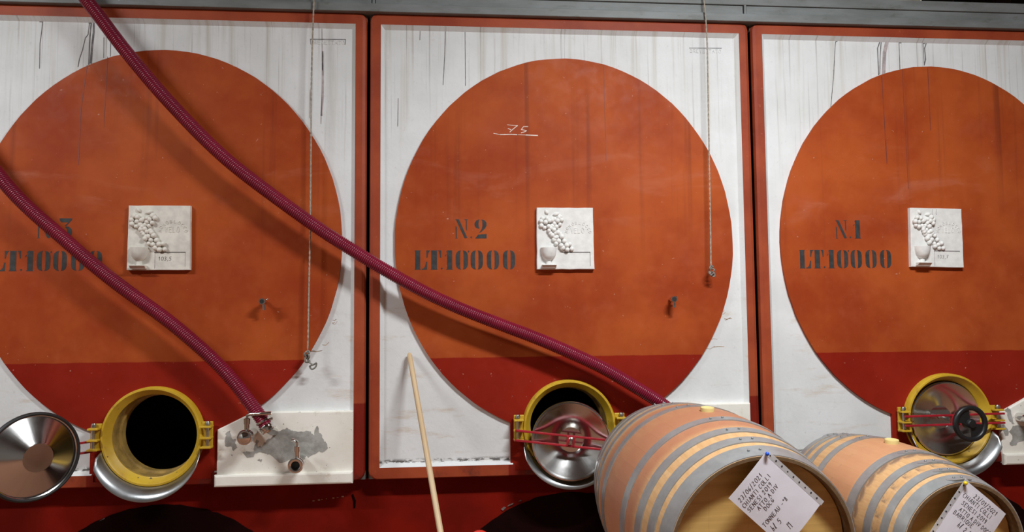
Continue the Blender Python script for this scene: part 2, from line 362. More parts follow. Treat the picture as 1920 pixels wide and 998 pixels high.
# ------------------------------------------------------------------ the room
struct(build('floor', boxbm(-5.5, 5.8, -7.6, 2.1, FLOOR-.1, FLOOR), 'floor'))
struct(build('ceiling', boxbm(-5.5, 5.8, -7.6, 2.1, CEIL, CEIL+.1), 'ceiling'))
struct(build('wall_back', boxbm(-5.5, 5.8, 2.0, 2.1, FLOOR, CEIL), 'darkwall'))
struct(build('wall_front', boxbm(-5.5, 5.8, -7.6, -7.5, FLOOR, CEIL), 'wall'))
struct(build('wall_left', boxbm(-5.6, -5.5, -7.6, 2.1, FLOOR, CEIL), 'wall'))
struct(build('wall_right', boxbm(5.8, 5.9, -7.6, 2.1, FLOOR, CEIL), 'wall'))
raf = struct(build('trim_1', boxbm(-5.5, 5.8, 1.2, 1.35, 3.55, 3.75, bev=.01), 'rafter'))
for i, x in enumerate((2.15, 2.62, 3.08, 3.5)):
    bm = bmesh.new(); box(bm, -.045, .045, -.95, .95, -.05, .05, bev=.006)
    o = build('rafter', bm, 'rafter', raf); o.location = (x, 1.0, 3.12); o.rotation_euler = (R(8), 0, R(-38))

# lower storey: red masonry base on which the tanks stand, with dark round vat fronts
M['groove2'] = simple('bared_plaster', (.16, .12, .11, 1), .9, 0, .3, 60)
low = struct(build('wall_lower', boxbm(-5.4, 5.7, .085, 1.95, FLOOR, -.004, bev=.004), 'lower'))
def arch_loop(cx):
    Rr, zc = .78, -.895; pts = []; zf = FLOOR+.002
    a0 = math.asin((zf-zc)/Rr)
    n = 60
    for i in range(n+1):
        t = a0+(PI-2*a0)*i/n; j = 1+random.uniform(-.004, .004)
        pts.append((cx+Rr*j*math.cos(t), zc+Rr*j*math.sin(t)))
    return pts
for k in (-1, 0, 1):
    bm = bmesh.new(); plate(bm, arch_loop(k*2.2+.02), [], .080, .10); build('vat_front', bm, 'arch', low)
chips = [((-.372,-.195),(-.357,-.183),(-.345,-.187),(-.362,-.203)), ((-.337,-.181),(-.327,-.172),(-.303,-.164),(-.31,-.172)), ((-.275,-.156),(-.262,-.148),(-.258,-.153)), ((-2.50,-.19),(-2.47,-.172),(-2.475,-.18))]
for c in chips:
    bm = bmesh.new(); plate(bm, list(c), [], .0785, .09); build('paint_chip', bm, 'groove2', low)
bm = bmesh.new(); plate(bm, [(-1.19,-.095),(-1.18,-.088),(-1.172,-.11),(-1.165,-.125),(-1.168,-.165),(-1.178,-.165),(-1.18,-.13)], [], .0835, .09); build('paint_chip', bm, 'arch', low)
bm = bmesh.new()
for i in range(7): x = -1.40+i*.026+random.uniform(-.006, .006); box(bm, x, x+random.uniform(.003, .012), .0842, .09, -.122+i*.003, -.119+i*.003+random.uniform(0, .003))
build('paint_scratch', bm, 'scuff', low)

# ------------------------------------------------------------------ wine tanks
PITCH = 2.2; HW = 1.031; ZT = 2.505; ZTO = 2.574; ZPB = .0646; OUT = 1.0915
EA, EB, EZ, EX = .9575, 1.0544, 1.2809, .005
HZ, HR = .262, .2165; SW = .323
def disc_loop():
    a = []
    t1 = math.asin(-(EZ-0)/EB) if False else None
    xa = SW; ta = -math.acos((xa-EX)/EA); tb = PI+math.acos((xa+EX)/EA)
    n = 96; pts = [(-SW, .003), (SW, .003)]
    for i in range(n+1):
        t = ta+(tb-ta)*i/n; j = random.uniform(-.0012, .0012)
        pts.append((EX+(EA+j)*math.cos(t), EZ+(EB+j)*math.sin(t)))
    return pts
GLY = {
 '0': ([[(.27,1),(.13,.965),(.04,.87),(0,.72),(0,.28),(.04,.13),(.13,.035),(.27,0),(.235,.08),(.225,.2),(.225,.8),(.235,.92)], [(.36,1),(.5,.965),(.59,.87),(.63,.72),(.63,.28),(.59,.13),(.5,.035),(.36,0),(.395,.08),(.405,.2),(.405,.8),(.395,.92)]]),
 '1': ([[(.12,1),(.38,1),(.38,.06),(.42,0),(.07,0),(.12,.06),(.12,.88),(.09,.92)], [(0,.70),(.07,.80),(.09,.76),(.02,.68)]]),
 'L': ([[(0,1),(.31,1),(.285,.94),(.285,.06),(.31,0),(0,0),(.03,.06),(.03,.94)], [(.36,0),(.63,0),(.65,.42),(.60,.42),(.53,.17),(.46,.07),(.36,.04)]]),
 'T': ([[(.24,1),(.56,1),(.54,.95),(.54,.06),(.57,0),(.20,0),(.25,.06),(.25,.95)], [(0,1),(.21,1),(.14,.94),(.09,.82),(.05,.62),(.0,.62)], [(.59,1),(.75,1),(.75,.62),(.70,.62),(.68,.80),(.64,.94)]]),
 'N': ([[(0,1),(.19,1),(.62,.03),(.50,0),(.46,.05),(.06,.94)], [(.02,.66),(.08,.60),(.08,.05),(.12,0),(0,0),(.03,.05)], [(.44,1),(.66,1),(.60,.95),(.60,.40),(.55,.48),(.55,.95)]]),
 '2': ([[(.26,1),(.10,.95),(.0,.80),(.0,.70),(.05,.58),(.14,.53),(.26,.51),(.22,.6),(.20,.75),(.22,.9)], [(.36,1),(.52,.95),(.62,.82),(.62,.66),(.54,.52),(.34,.34),(.22,.28),(.30,.38),(.38,.52),(.41,.68),(.40,.9)], [(.18,.20),(.62,.24),(.62,0),(.02,0)]]),
 '3': ([[(.02,1),(.62,1),(.62,.95),(.47,.80),(.10,.80),(.04,.90)], [(.60,.91),(.36,.63),(.27,.63),(.45,.80)], [(.34,.60),(.48,.58),(.60,.47),(.63,.32),(.60,.15),(.50,.04),(.36,0),(.40,.10),(.42,.30),(.39,.46),(.30,.56)], [(.27,0),(.12,.04),(.02,.14),(.02,.24),(.10,.31),(.18,.27),(.22,.1)]]),
 '.': ([[(0,.06),(.05,.12),(.11,.07),(.05,0)]]), "'": ([[(0,.93),(.05,1),(.10,.95),(.04,.88)]]),
}
def stencil(bm, ch, x, z, h, y):
    for poly in GLY[ch]: plate(bm, [(x+p[0]*h, z+p[1]*h) for p in poly], [], y, y+.003)
def strokes(bm, pl, wd, y, th=.0012):
    ribbon(bm, pl, wd, th, lambda u, v, hh: (u, y-hh, v))
PA = [(0.564,.206),(0.578,.226),(0.608,.245),(0.618,.265),(0.65,.275),(0.682,.292),(0.702,.281),(0.715,.273),(0.758,.27),(0.783,.274),(0.81,.269),(0.818,.256),(0.828,.248),(0.835,.288),(0.845,.296),(0.853,.26),(0.868,.25),(0.879,.214),(0.894,.203),(0.899,.178),(0.869,.156),(0.854,.164),(0.824,.147),(0.794,.128),(0.789,.14),(0.764,.131),(0.709,.127),(0.679,.113),(0.645,.109),(0.619,.135),(0.594,.155),(0.574,.158),(0.55,.166),(0.522,.162),(0.515,.142),(0.481,.138),(0.456,.166),(0.475,.173),(0.515,.172),(0.517,.202),(0.529,.235),(0.539,.227),(0.534,.197),(0.554,.194)]
PB = [(.368,.251),(.37,.271),(.39,.283),(.395,.265),(.403,.238),(.422,.235),(.418,.215),(.428,.194),(.409,.175),(.396,.2),(.369,.201),(.366,.216)]
PC = [(.535,.127),(.545,.131),(.558,.124),(.553,.111)]; PD = [(.397,.158),(.406,.16),(.404,.148)]
P1 = [[(.351,.302),(.37,.319),(.388,.301),(.398,.237),(.407,.225),(.391,.223),(.372,.247),(.366,.287)], [(.331,.219),(.344,.221),(.368,.179),(.364,.155),(.348,.155),(.336,.18)],
      [(.37,.116),(.389,.135),(.388,.159),(.368,.179),(.396,.213),(.423,.215),(.52,.20),(.58,.16),(.5,.133),(.428,.119),(.411,.1),(.374,.101)]]
PATCH = {-1: [PA, PB, PC, PD], 0: [], 1: P1}
def rough_loop(l, amp=.004, sub=3):
    out = []
    for a, b in zip(l, l[1:]+l[:1]):
        for i in range(sub):
            t = i/sub; q = amp if i else 0
            out.append((a[0]+(b[0]-a[0])*t+random.uniform(-q, q), a[1]+(b[1]-a[1])*t+random.uniform(-q, q)))
    return out
DRIPS = {  # world x, z polylines and width: dark wine runs on the white panels
 -1: [([(-2.854,2.508),(-2.839,2.49),(-2.844,2.416),(-2.849,2.361),(-2.847,2.225)],.0035), ([(-2.601,2.511),(-2.597,2.493),(-2.603,2.418),(-2.617,2.396),(-2.629,2.333),(-2.644,2.281),(-2.65,2.237)],.0035),
      ([(-2.594,2.511),(-2.588,2.489),(-2.593,2.4),(-2.594,2.341),(-2.595,2.252)],.006), ([(-2.575,2.501),(-2.574,2.43),(-2.581,2.348),(-2.585,2.26)],.010), ([(-2.52,2.402),(-2.518,2.291)],.003), ([(-2.484,2.388),(-2.484,2.299)],.003),
      ],
 0: [([(-.673,2.509),(-.676,2.342),(-.686,2.176)],.0035), ([(-.561,2.505),(-.56,2.173)],.003), ([(-.936,2.093),(-.938,1.935)],.003), ([(-.814,2.505),(-.816,2.431)],.003)],
 1: [([(1.642,2.512),(1.631,2.478),(1.614,2.293),(1.585,2.062)],.004), ([(1.906,2.504),(1.892,2.445),(1.892,2.284)],.006), ([(1.916,2.504),(1.906,2.397),(1.899,2.289)],.005),
     ([(2.042,2.507),(2.028,2.487),(2.026,2.321)],.004), ([(2.191,2.506),(2.179,2.486),(2.181,2.354)],.004), ([(2.199,2.506),(2.188,2.452),(2.191,2.383),(2.181,2.349)],.006)],
}
PALE = {1: [([(1.951,2.5),(1.934,2.417),(1.923,2.295)],.022)], -1: [([(-1.352,2.35),(-1.35,2.10),(-1.356,1.99)],.010), ([(-1.419,2.133),(-1.421,1.976)],.004), ([(-1.358,2.48),(-1.353,2.242),(-1.359,1.944)],.004)], 0: []}
FADE = {1: [([(2.03,2.31),(2.035,1.6)],.003), ([(2.19,2.33),(2.19,1.95)],.004), ([(1.90,2.27),(1.905,2.0),(1.91,1.75)],.005)], -1: [([(-2.595,2.24),(-2.62,2.0),(-2.625,1.7)],.004), ([(-2.49,2.29),(-2.50,1.9)],.003)], 0: [([(.23,2.3),(.235,1.75)],.003)]}
M['fade'] = simple('faded_run', (.20, .036, .018, 1), .6, 0, .25, 12)
LABEL = {-1: 'concrete wine tank painted white with red disc and stencilled N.3, at the left', 0: 'concrete wine tank painted white with red disc and stencilled N.2, in the middle', 1: 'concrete wine tank painted white with red disc and stencilled N.1, at the right'}
def bare_drip(bm, pl, wd, y): strokes(bm, [(p[0], p[1]) for p in pl], wd, y)
disc_me = None
def make_tank(k):
    t = thing('wine_tank', LABEL[k], 'wine tank', (k*PITCH, 0, 0), group='concrete wine tanks in a row')
    hole = circ(0, HZ, HR, 56)
    # hollow body
    bm = bmesh.new(); plate(bm, [(-OUT, 0), (OUT, 0), (OUT, ZTO), (-OUT, ZTO)], [hole], .03, .11)
    lo = [(-OUT, 0), (OUT, 0), (OUT, ZTO), (-OUT, ZTO)]; strip(bm, lo, .11, lo, 1.9)
    plate(bm, lo, [], 1.9, 1.95); build('body', bm, 'inner', t, recalc=False)
    # red frame with rounded outer arris
    e = .022; o1 = rrect(-OUT, OUT, 0, ZTO, .045); o0 = rrect(-OUT+e, OUT-e, e*.35, ZTO-e, .03); om = rrect(-OUT+e*.3, OUT-e*.3, e*.1, ZTO-e*.3, .042)
    inn = [(-HW, ZPB), (-.3, ZPB), (-.3, .03), (.3, .03), (.3, ZPB), (HW, ZPB), (HW, ZT), (-HW, ZT)]
    bm = bmesh.new()
    loops = [o0, inn]; flat = o0+inn; V = [bm.verts.new((p[0], 0, p[1])) for p in flat]
    for tr in tessellate_polygon([[Vector((p[0], p[1], 0)) for p in l] for l in loops]): bm.faces.new([V[i] for i in tr])
    strip(bm, o0, 0, om, .006); strip(bm, om, .006, o1, .024); strip(bm, o1, .024, o1, .32); strip(bm, inn, 0, inn, .03)
    bmesh.ops.remove_doubles(bm, verts=bm.verts[:], dist=1e-5); build('frame', bm, 'frame', t)
    # white recessed panel with splayed edge
    c = .022; rim = [(.31, ZPB), (HW, ZPB), (HW, ZT), (-HW, ZT), (-HW, ZPB), (-.31, ZPB)]
    rim2 = [(.31, ZPB+c), (HW-c, ZPB+c), (HW-c, ZT-c), (-HW+c, ZT-c), (-HW+c, ZPB+c), (-.31, ZPB+c)]
    bm = bmesh.new(); A = [bm.verts.new((p[0]*.9995, .0005, p[1])) for p in rim]; B = [bm.verts.new((p[0], .025, p[1])) for p in rim2]
    for i in range(5): bm.faces.new((A[i], A[i+1], B[i+1], B[i]))
    lp = rim2[:1]+[(.31, .6), (-.31, .6)][::-1][:0]; flat = [(-.31, .6), (.31, .6)]+rim2
    V = [bm.verts.new((p[0], .025, p[1])) for p in flat]
    for tr in tessellate_polygon([[Vector((p[0], p[1], 0)) for p in flat]]): bm.faces.new([V[i] for i in tr])
    build('white_panel', bm, 'white', t)
    # red disc running down to the foot around the hatch
    bm = bmesh.new(); plate(bm, disc_loop(), [hole], .008, .026, back=False); build('red_disc', bm, 'disc', t)
    # cream block at the lower right
    outl = [(SW+.002, .0), (HW, .0), (HW, .372), (.505, .375), (SW+.002, .288)]
    bm = bmesh.new(); chplate(bm, outl, -.012, .026, .006); pb = build('valve_block', bm, 'plinth', t)
    bm = bmesh.new(); chplate(bm, [(SW-.004, -.006), (HW+.001, -.006), (HW+.001, .056), (SW-.004, .056)], -.036, -.010, .010); build('ledge', bm, 'plinth', pb)
    for pl in PATCH[k]:
        bm = bmesh.new(); plate(bm, rough_loop(pl), [], -.0128, -.010); build('bare_patch', bm, 'concrete', pb)
    # stencilled number and capacity
    h = .107; bm = bmesh.new(); x0 = -.844; q = .000447
    for ch, zx in (('L',120),('T',265),('.',440),('1',490),('0',625),("'",772),('0',810),('0',1010),('0',1210)): stencil(bm, ch, x0+(zx-120)*q, 1.131, h, .0072)
    build('stencil_capacity', bm, 'stencil', t); bm = bmesh.new()
    for ch, zx in (('N',620),('.',805),({-1:'3',0:'2',1:'1'}[k], 860)): stencil(bm, ch, x0+(zx-120)*q, 1.304, h, .0072)
    build('stencil_number', bm, 'stencil', t)
    # drips (modelled as the thin raised runs they are)
    for src, mt, nm, y in ((DRIPS, 'drip', 'wine_run', .0245), (PALE, 'paledrip', 'wine_run', .0246), (FADE, 'fade', 'wine_run', .0078)):
        for pl, wd in src[k]:
            bm = bmesh.new(); strokes(bm, [(p[0]-k*PITCH, min(p[1], ZT-.024)) for p in pl], wd, y, .0006); build(nm, bm, mt, t)
    # scuffs on the right spandrel
    for (x, z, n, ln) in ((.86, .86, 9, .10), (.80, .70, 5, .16)):
        for i in range(n):
            bm = bmesh.new(); xx = x+random.uniform(-.06, .06); zz = z+random.uniform(-.03, .03); l = random.uniform(.3, 1)*ln*.4
            strokes(bm, [(xx, zz), (xx+l*.5, zz+random.uniform(-.006, .01)), (xx+l, zz+random.uniform(-.004, .014))], random.uniform(.0015, .004), .0246, .0004)
            build('scuff_mark', bm, 'scuff', t)
    # cast patent mark at the upper right
    if k < 1:
        xm = .78 if k else .742; zm = 2.420; bm = bmesh.new()
        strokes(bm, [(xm, zm), (xm+.192, zm+.003)], .0035, .0246, .001)
        if k == -1: strokes(bm, [(xm, zm), (xm+.002, zm-.028)], .002, .0246, .001); strokes(bm, [(xm+.192, zm+.003), (xm+.190, zm-.025)], .003, .0246, .001)
        build('mark_line', bm, 'drip', t)
        bm = bmesh.new(); write(bm, 'BREVETTATO', xm+.004, zm-.026, .020, .0026, .0022, lambda u, v, hh: (u, .0246-hh, v), sx=.78)
        build('cast_lettering', bm, 'white' if k == 0 else 'plaster', t)
    if k == 0:
        bm = bmesh.new(); y = .0078
        X = lambda px: -.405+(px-335)*.000273
        Z = lambda py: 1.958-(py-300)*.000273-.0
        for pl, wd in (([(625,340),(740,350),(840,355)],.003), ([(830,355),(740,430),(675,490)],.0042), ([(640,415),(700,445)],.004), ([(1050,372),(960,372),(910,435),(960,445),(1020,460),(985,480),(910,505)],.0042), ([(340,522),(470,545)],.003), ([(470,545),(700,538),(820,542)],.0055), ([(850,543),(1000,548)],.003), ([(1010,548),(1250,556)],.0055)):
            strokes(bm, [(X(a), Z(b)) for a, b in pl], wd, y, .0006)
        build('chalk_number', bm, 'chalk', t)
    return t
TANK = {k: make_tank(k) for k in (-1, 0, 1)}

# steel beam carried along the heads of the tanks
bt = thing('steel_beam', 'long grey painted steel beam running along the tops of the tanks', 'beam', (0, 0, 2.566))
def bpart(name, *a): return build(name, boxbm(*a, bev=.003), 'beam', bt)
bpart('bottom_flange', -5.4, 5.7, -.030, .10, .0, .046)
edges = [-5.4, -3.25, -1.078, 1.057, 3.25, 5.7]
for a, b in zip(edges, edges[1:]):
    bpart('web_panel', a+.018, b-.003, -.014, .02, .048, .098)
for x in edges[1:-1]: bpart('stiffener', x+.002, x+.016, -.020, .02, .047, .158)
bpart('top_rail', -5.4, 5.7, -.022, .02, .100, .158)
bpart('rear_web', -5.4, 5.7, .03, .09, .04, .158)
cb = thing('junction_box', 'small cream box resting on top of the grey beam at the right', 'junction box', (2.05, .03, 2.724))
build('case', boxbm(-.11, .11, -.04, .04, 0, .07, bev=.004), 'cream', cb); build('cover', boxbm(-.1, .1, -.046, -.039, .006, .064, bev=.002), 'cream', cb)

# ------------------------------------------------------------------ plaques with grapes and goblet
GR = [(225,285),(270,290),(205,325),(255,335),(325,310),(385,320),(435,305),(420,350),(215,370),(250,388),(290,375),(335,368),(380,380),(298,425),(345,418),(395,440),(330,470),(375,490),(435,490),(345,520),(400,532),(460,537),(378,565),(430,582),(485,582),(525,572),(445,612),(495,632),(545,627),(310,450),(405,275),(360,300),(300,320),(355,345),(310,395),(365,450),(415,460),(360,495)]
bm = bmesh.new(); bmesh.ops.create_uvsphere(bm, u_segments=12, v_segments=8, radius=.0135)
for v in bm.verts: v.co.y *= .95
for f in bm.faces: f.smooth = True
grape_me = bpy.data.meshes.new('grape'); bm.to_mesh(grape_me); bm.free(); grape_me.materials.append(M['plaster'])
PLQ = {-1: ((-2.193, 1.305), 'grimy white plaster plaque with grapes and goblet, marked 103,5', '103,5', 0.0), 0: ((-.009, 1.302), 'white plaster plaque with grapes and goblet, its number box left blank', None, .0), 1: ((2.180, 1.307), 'white plaster plaque with grapes and goblet, marked 103,7', '103,7', R(1.0))}
M['plaster_old'] = simple('old_plaster', (.68, .64, .575, 1), .85, 0, .12, 18, .3)
grape_old = grape_me.copy(); grape_old.materials[0] = M['plaster_old']
def make_plaque(k):
    (x, z), lab, num, rz = PLQ[k]; mt = 'plaster_old' if k == -1 else 'plaster'
    t = thing('relief_plaque', lab, 'plaque', (x, .0075, z), (0, rz, 0), 'plaster plaques on the tanks')
    w2, h2 = .16, .1725; s = .32/630
    lp = rough_loop([(-w2, -h2), (w2+.003, -h2), (w2-.001, h2), (-w2+.002, h2)], .0012, 7)
    bm = bmesh.new(); chplate(bm, lp, -.024, 0, .003)
    build('slab', bm, mt, t)
    f = lambda px, py: ((px-475)*s, (507-py)*s)
    for i, (a, b) in enumerate(GR):
        u, v = f(a+random.uniform(-5, 5), b+random.uniform(-5, 5)); sc = random.uniform(.85, 1.12)
        o = link('grape', grape_old if k == -1 else grape_me, t, (u, -.028-random.uniform(0, .008), v), (0, 0, 0), (sc, sc, sc))
    for (a, b, rx, rz_, an) in ((270, 218, .016, .010, 55), (375, 240, .020, .010, -15), (420, 262, .016, .009, 30)):
        bm = bmesh.new(); bmesh.ops.create_uvsphere(bm, u_segments=12, v_segments=8, radius=1)
        for v in bm.verts: v.co = Vector((v.co.x*rx*(1-.3*abs(v.co.z)), v.co.y*.010, v.co.z*rz_))
        o = build('leaf', bm, mt, t, True); u, v = f(a, b); o.location = (u, -.026, v); o.rotation_euler = (0, R(an), 0)
    # goblet in half relief: bowl, stem, foot
    u, v = f(288, 840)
    bm = lathe_bm([(.0, .044), (.012, .045), (.027, .053), (.038, .070), (.0435, .092), (.045, .116), (.040, .117), (.037, .104), (.0, .098)], n=28, axis='Z')
    g = build('goblet', bm, mt, t, True, 40); g.location = (u, -.026, v)
    bm = bmesh.new(); sweep(bm, [(0, 0, .014), (0, 0, .050)], lambda i: .018 if i == 0 else .012, 14); build('stem', bm, mt, g, True, 40)
    bm = bmesh.new(); box(bm, -.040, .040, -.034, .010, .002, .022, bev=.003)
    for vv in bm.verts:
        if vv.co.z < .010 and vv.co.y < -.01: vv.co.y += .016
    build('foot', bm, mt, g)
    # grooved number box
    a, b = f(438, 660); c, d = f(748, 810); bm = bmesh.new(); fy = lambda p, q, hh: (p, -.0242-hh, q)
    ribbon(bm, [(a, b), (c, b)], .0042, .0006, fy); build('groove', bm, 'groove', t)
    bm = bmesh.new(); ribbon(bm, [(c, b), (c, d)] if k == 0 else [(a+.002, b), (a+.002, d-.01)], .0022, .0006, fy)
    if k == -1: ribbon(bm, [(c, b), (c, d)], .0018, .0006, fy)
    build('groove', bm, 'groove' if k == 0 else 'paledrip', t)
    # raised lettering in an arc, and below it the maker's name
    bm = bmesh.new(); ca, cb_ = f(618, 448); word = 'MONOBLOCCO'; n = len(word); rad = 118*s
    for i, ch in enumerate(word):
        th = R(172-164*i/(n-1)); hgt = .0145; wdt = .0125
        cx, cz = ca+rad*math.cos(th), cb_+rad*math.sin(th)*.84
        ux, uz = math.sin(th), -math.cos(th)
        def fm(p, q, hh, cx=cx, cz=cz, ux=ux, uz=uz): return (cx+ux*p-uz*q, -.0238-hh, cz+uz*p+ux*q)
        for pl in FONT[ch]: ribbon(bm, [((p[0]-.42)*wdt, p[1]*hgt) for p in pl], .0024, .0022, fm)
    write(bm, 'VELO', ca-.040, cb_+.001, .028, .0030, .0022, lambda p, q, hh: (p, -.0238-hh, q), sx=.54)
    build('raised_lettering', bm, mt, t)
    if num:
        bm = bmesh.new(); u, v = f(475, 745); write(bm, num, u, v, .019, .0016 if k == -1 else .0013, .0005, lambda p, q, hh: (p, -.0242-hh, q), .01, .12, .72)
        build('handwritten_number', bm, 'ink', t)
    if k == 1:
        bm = bmesh.new()
        for dx in (0, .024): strokes(bm, [(-.022+dx, .168), (-.024+dx, .140), (-.020+dx, .135)], .0014, -.0242, .0005)
        build('wine_run', bm, 'drip', t)
    return t
for k in (-1, 0, 1): make_plaque(k)

# ------------------------------------------------------------------ tank hatches
LR = .208
def ring_bm():
    prof = [(.2160, .02), (.2155, .0), (.219, -.002), (.236, -.036), (.244, -.044), (.253, -.043), (.257, -.036), (.258, .009)]
    return lathe_bm(prof, n=64)
ring_me = None
PIN = .285
def lid_parts(root, dz, barrot, roty, lidrot, reach, inset_y):
    """lid on its carrier bars, swung on the left-hand pin; built closed, facing -Y"""
    piv = Vector((-PIN, -.048, dz)); m = Matrix.Rotation(barrot, 3, 'Z') @ Matrix.Rotation(roty, 3, 'Y')
    def place(o): o.location = piv; o.rotation_euler = m.to_euler(); return o
    prof_o = [(.0, .046), (.066, .046), (.070, .043), (.188, -.004), (.194, -.008), (.202, -.012), (.209, -.010), (.212, -.003), (.209, .004), (.201, .006), (.192, .001), (.072, .048), (.067, .051), (.0, .051)]
    bm = lathe_bm(prof_o, n=64); lid = build('lid', bm, 'steel', root, True, 16)
    lid.location = piv + m @ Vector((reach, inset_y, 0)); lid.rotation_euler = (Matrix.Rotation(lidrot, 3, 'Z') @ Matrix.Rotation(roty, 3, 'Y')).to_euler()
    bm = bmesh.new(); lathe(bm, [(.196, .006), (.201, .015), (.209, .013), (.2125, .002), (.2125, -.004)], 64); build('gasket', bm, 'rubber', lid, True)
    bm = bmesh.new(); lathe(bm, [(.0, -.048), (.008, -.048), (.010, -.044), (.010, .030), (.016, .034), (.017, .045), (.0, .046)], 20); build('screw_boss', bm, 'bolt', lid, True, 40)
    for z in (.030, -.022):
        bm = bmesh.new(); box(bm, -.015, .582, -.040, -.026, z-.0055, z+.0055, bev=.002); place(build('clamp_bar', bm, 'redbar', root))
    bm = bmesh.new(); box(bm, reach-.022, reach-.010, -.044, -.022, -.022, .030, bev=.002); box(bm, reach+.010, reach+.022, -.044, -.022, -.022, .030, bev=.002)
    place(build('clamp_yoke', bm, 'redbar', root))
    return piv, place
def hatch(k, label, barrot, dz=0.0, roty=0.0, lidrot=0.0, reach=PIN, wheel=False, inset_y=-.010):
    cx = k*PITCH; t = thing('tank_hatch', label, 'hatch', (cx, .008, HZ), group='round hatches at the foot of the tanks')
    build('collar', ring_bm(), 'yellow', t, True, 35)
    build('neck', lathe_bm([(.2160, .13), (.203, .13), (.203, .085), (.2135, .082), (.2140, .02), (.2148, .004), (.2160, .002)], n=64), 'neck', t, True, 35)
    # steel drip spout hung round the lower half of the collar
    bm = bmesh.new(); n = 40; rows = []
    for j, (r, y) in enumerate(((.2585, -.020), (.2600, -.045), (.276, -.078), (.293, -.112))):
        shr = (0, .0, .08, .26)[j]; a0, a1 = R(196)+shr, R(344)-shr
        bl = (0, .0, .011, .024)[j]; rows.append([bm.verts.new(((r+bl*math.sin(PI*i/n))*math.cos(a0+(a1-a0)*i/n), y, (r+bl*math.sin(PI*i/n))*math.sin(a0+(a1-a0)*i/n))) for i in range(n+1)])
    for A, B in zip(rows, rows[1:]):
        for i in range(n): bm.faces.new((A[i], A[i+1], B[i+1], B[i]))
    o = build('drip_spout', bm, 'brushed', t, True); sm = o.modifiers.new('solid', 'SOLIDIFY'); sm.thickness = .003
    # hinge and latch brackets with their pins
    for s in (-1, 1):
        bm = bmesh.new(); x0, x1 = sorted((s*.250, s*.306))
        box(bm, x0, x1, -.034, -.020, -.068, .072, bev=.003)
        for z in (.048, -.010, -.058): box(bm, sorted((s*.255, s*.308))[0], sorted((s*.255, s*.308))[1], -.072, -.022, z-.005, z+.005, bev=.002)
        b = build('bracket', bm, 'yellow', t)
        bm = bmesh.new(); sweep(bm, [(s*PIN, -.048, -.066), (s*PIN, -.048, .060)], .0075, 12); build('pin', bm, 'bolt', b, True, 40)
        bm = bmesh.new(); lathe(bm, [(.0, .078), (.010, .076), (.013, .068), (.013, .058), (.0, .058)], 12, 'Z', center=(s*PIN, -.048, 0)); build('nut', bm, 'bolt', b, True, 40)
    piv, place = lid_parts(t, dz, barrot, roty, lidrot, reach, inset_y)
    if wheel:
        h = PIN; bm = bmesh.new()
        sweep(bm, [(h+.086*math.cos(a), -.150, .086*math.sin(a)) for a in [2*PI*i/48 for i in range(49)]], .0145, 14, cap=False)
        wheel_o = place(build('handwheel', bm, 'wheel', t, True))
        bm = bmesh.new(); lathe(bm, [(.0, -.172), (.020, -.170), (.027, -.162), (.028, -.120), (.0, -.115)], 20, center=(h, 0, 0)); build('hub', bm, 'wheel', wheel_o, True, 40)
        for a0, a1 in ((95, 175), (275, 355)):
            bm = bmesh.new(); lp = [(h+r*math.cos(R(a)), r*math.sin(R(a))) for r, a in [(.020, a1)]+[(.020, a0)]]
            arc = [(h+.080*math.cos(R(a0+(a1-a0)*i/10)), .080*math.sin(R(a0+(a1-a0)*i/10))) for i in range(11)]
            plate(bm, [(h+.018*math.cos(R(a1)), .018*math.sin(R(a1))), (h+.018*math.cos(R(a0)), .018*math.sin(R(a0)))]+arc, [], -.154, -.144); build('spoke', bm, 'wheel', wheel_o)
        bm = bmesh.new(); rod(bm, (h, -.145, 0), (h, -.02, 0), .010, 14); build('screw', bm, 'bolt', wheel_o, True, 40)
    return t
hatch(-1, 'yellow round hatch on tank N.3, open, its steel lid swung left', R(-123), -.050, R(-1.5), R(-128))
hatch(0, 'yellow round hatch on tank N.2, steel lid ajar, partly behind the barrel', R(-10), -.034, R(5.5), R(-10))
hatch(1, 'yellow round hatch on tank N.1, closed by steel lid with black handwheel', R(0), -.004, R(-.5), R(0), PIN, True, .048)

# ------------------------------------------------------------------ valves and taps
def valve(name, label, loc, lever, closed, group):
    """short wine valve sticking out of the cream block; lever = (dx, dy, dz) of the handle"""
    t = thing(name, label, 'valve', loc, group=group)
    bm = lathe_bm([(.026, .095), (.026, .004), (.034, -.002), (.036, -.012), (.034, -.020), (.028, -.024), (.027, -.040), (.038, -.046), (.040, -.054), (.037, -.060), (.030, -.062), (.022, -.058), (.019, -.030), (.019, .06)], n=36)
    b = build('valve_body', bm, 'chrome', t, True, 45)
    if closed:
        bm = bmesh.new(); lathe(bm, [(.030, -.058), (.029, -.064), (.020, -.067), (.012, -.073), (.0, -.075)], 30); build('end_cap', bm, 'chrome', b, True, 45)
    else:
        bm = bmesh.new(); lathe(bm, [(.0, -.020), (.019, -.020)], 24); build('bore', bm, 'rubber', b)
    bm = lathe_bm([(.013, .02), (.013, .062), (.016, .063), (.016, .090), (.010, .092), (.006, .094), (.006, .112), (.0, .113)], n=20, axis='Z', center=(0, -.018, 0)); st = build('stem', bm, 'chrome', t, True, 45)
    bm = bmesh.new(); L = Vector(lever); a = Vector((0, -.018, .108))
    sweep(bm, [a, a+L*.12+Vector((0, 0, .004)), a+L*.9, a+L], lambda i: (.007, .008, .0095, .009)[i], 12); build('lever', bm, 'chrome', st, True, 45)
    return t
valve('wine_valve', 'chrome capped valve with long sideways lever on the cream block beside the hose end', (-1.692, -.105, .268), (.125, -.01, .010), True, 'chrome wine valves')
valve('wine_valve', 'chrome open-ended valve on the grey peeled patch low on the cream block', (-1.438, -.105, .122), (-.030, .02, .012), False, 'chrome wine valves')
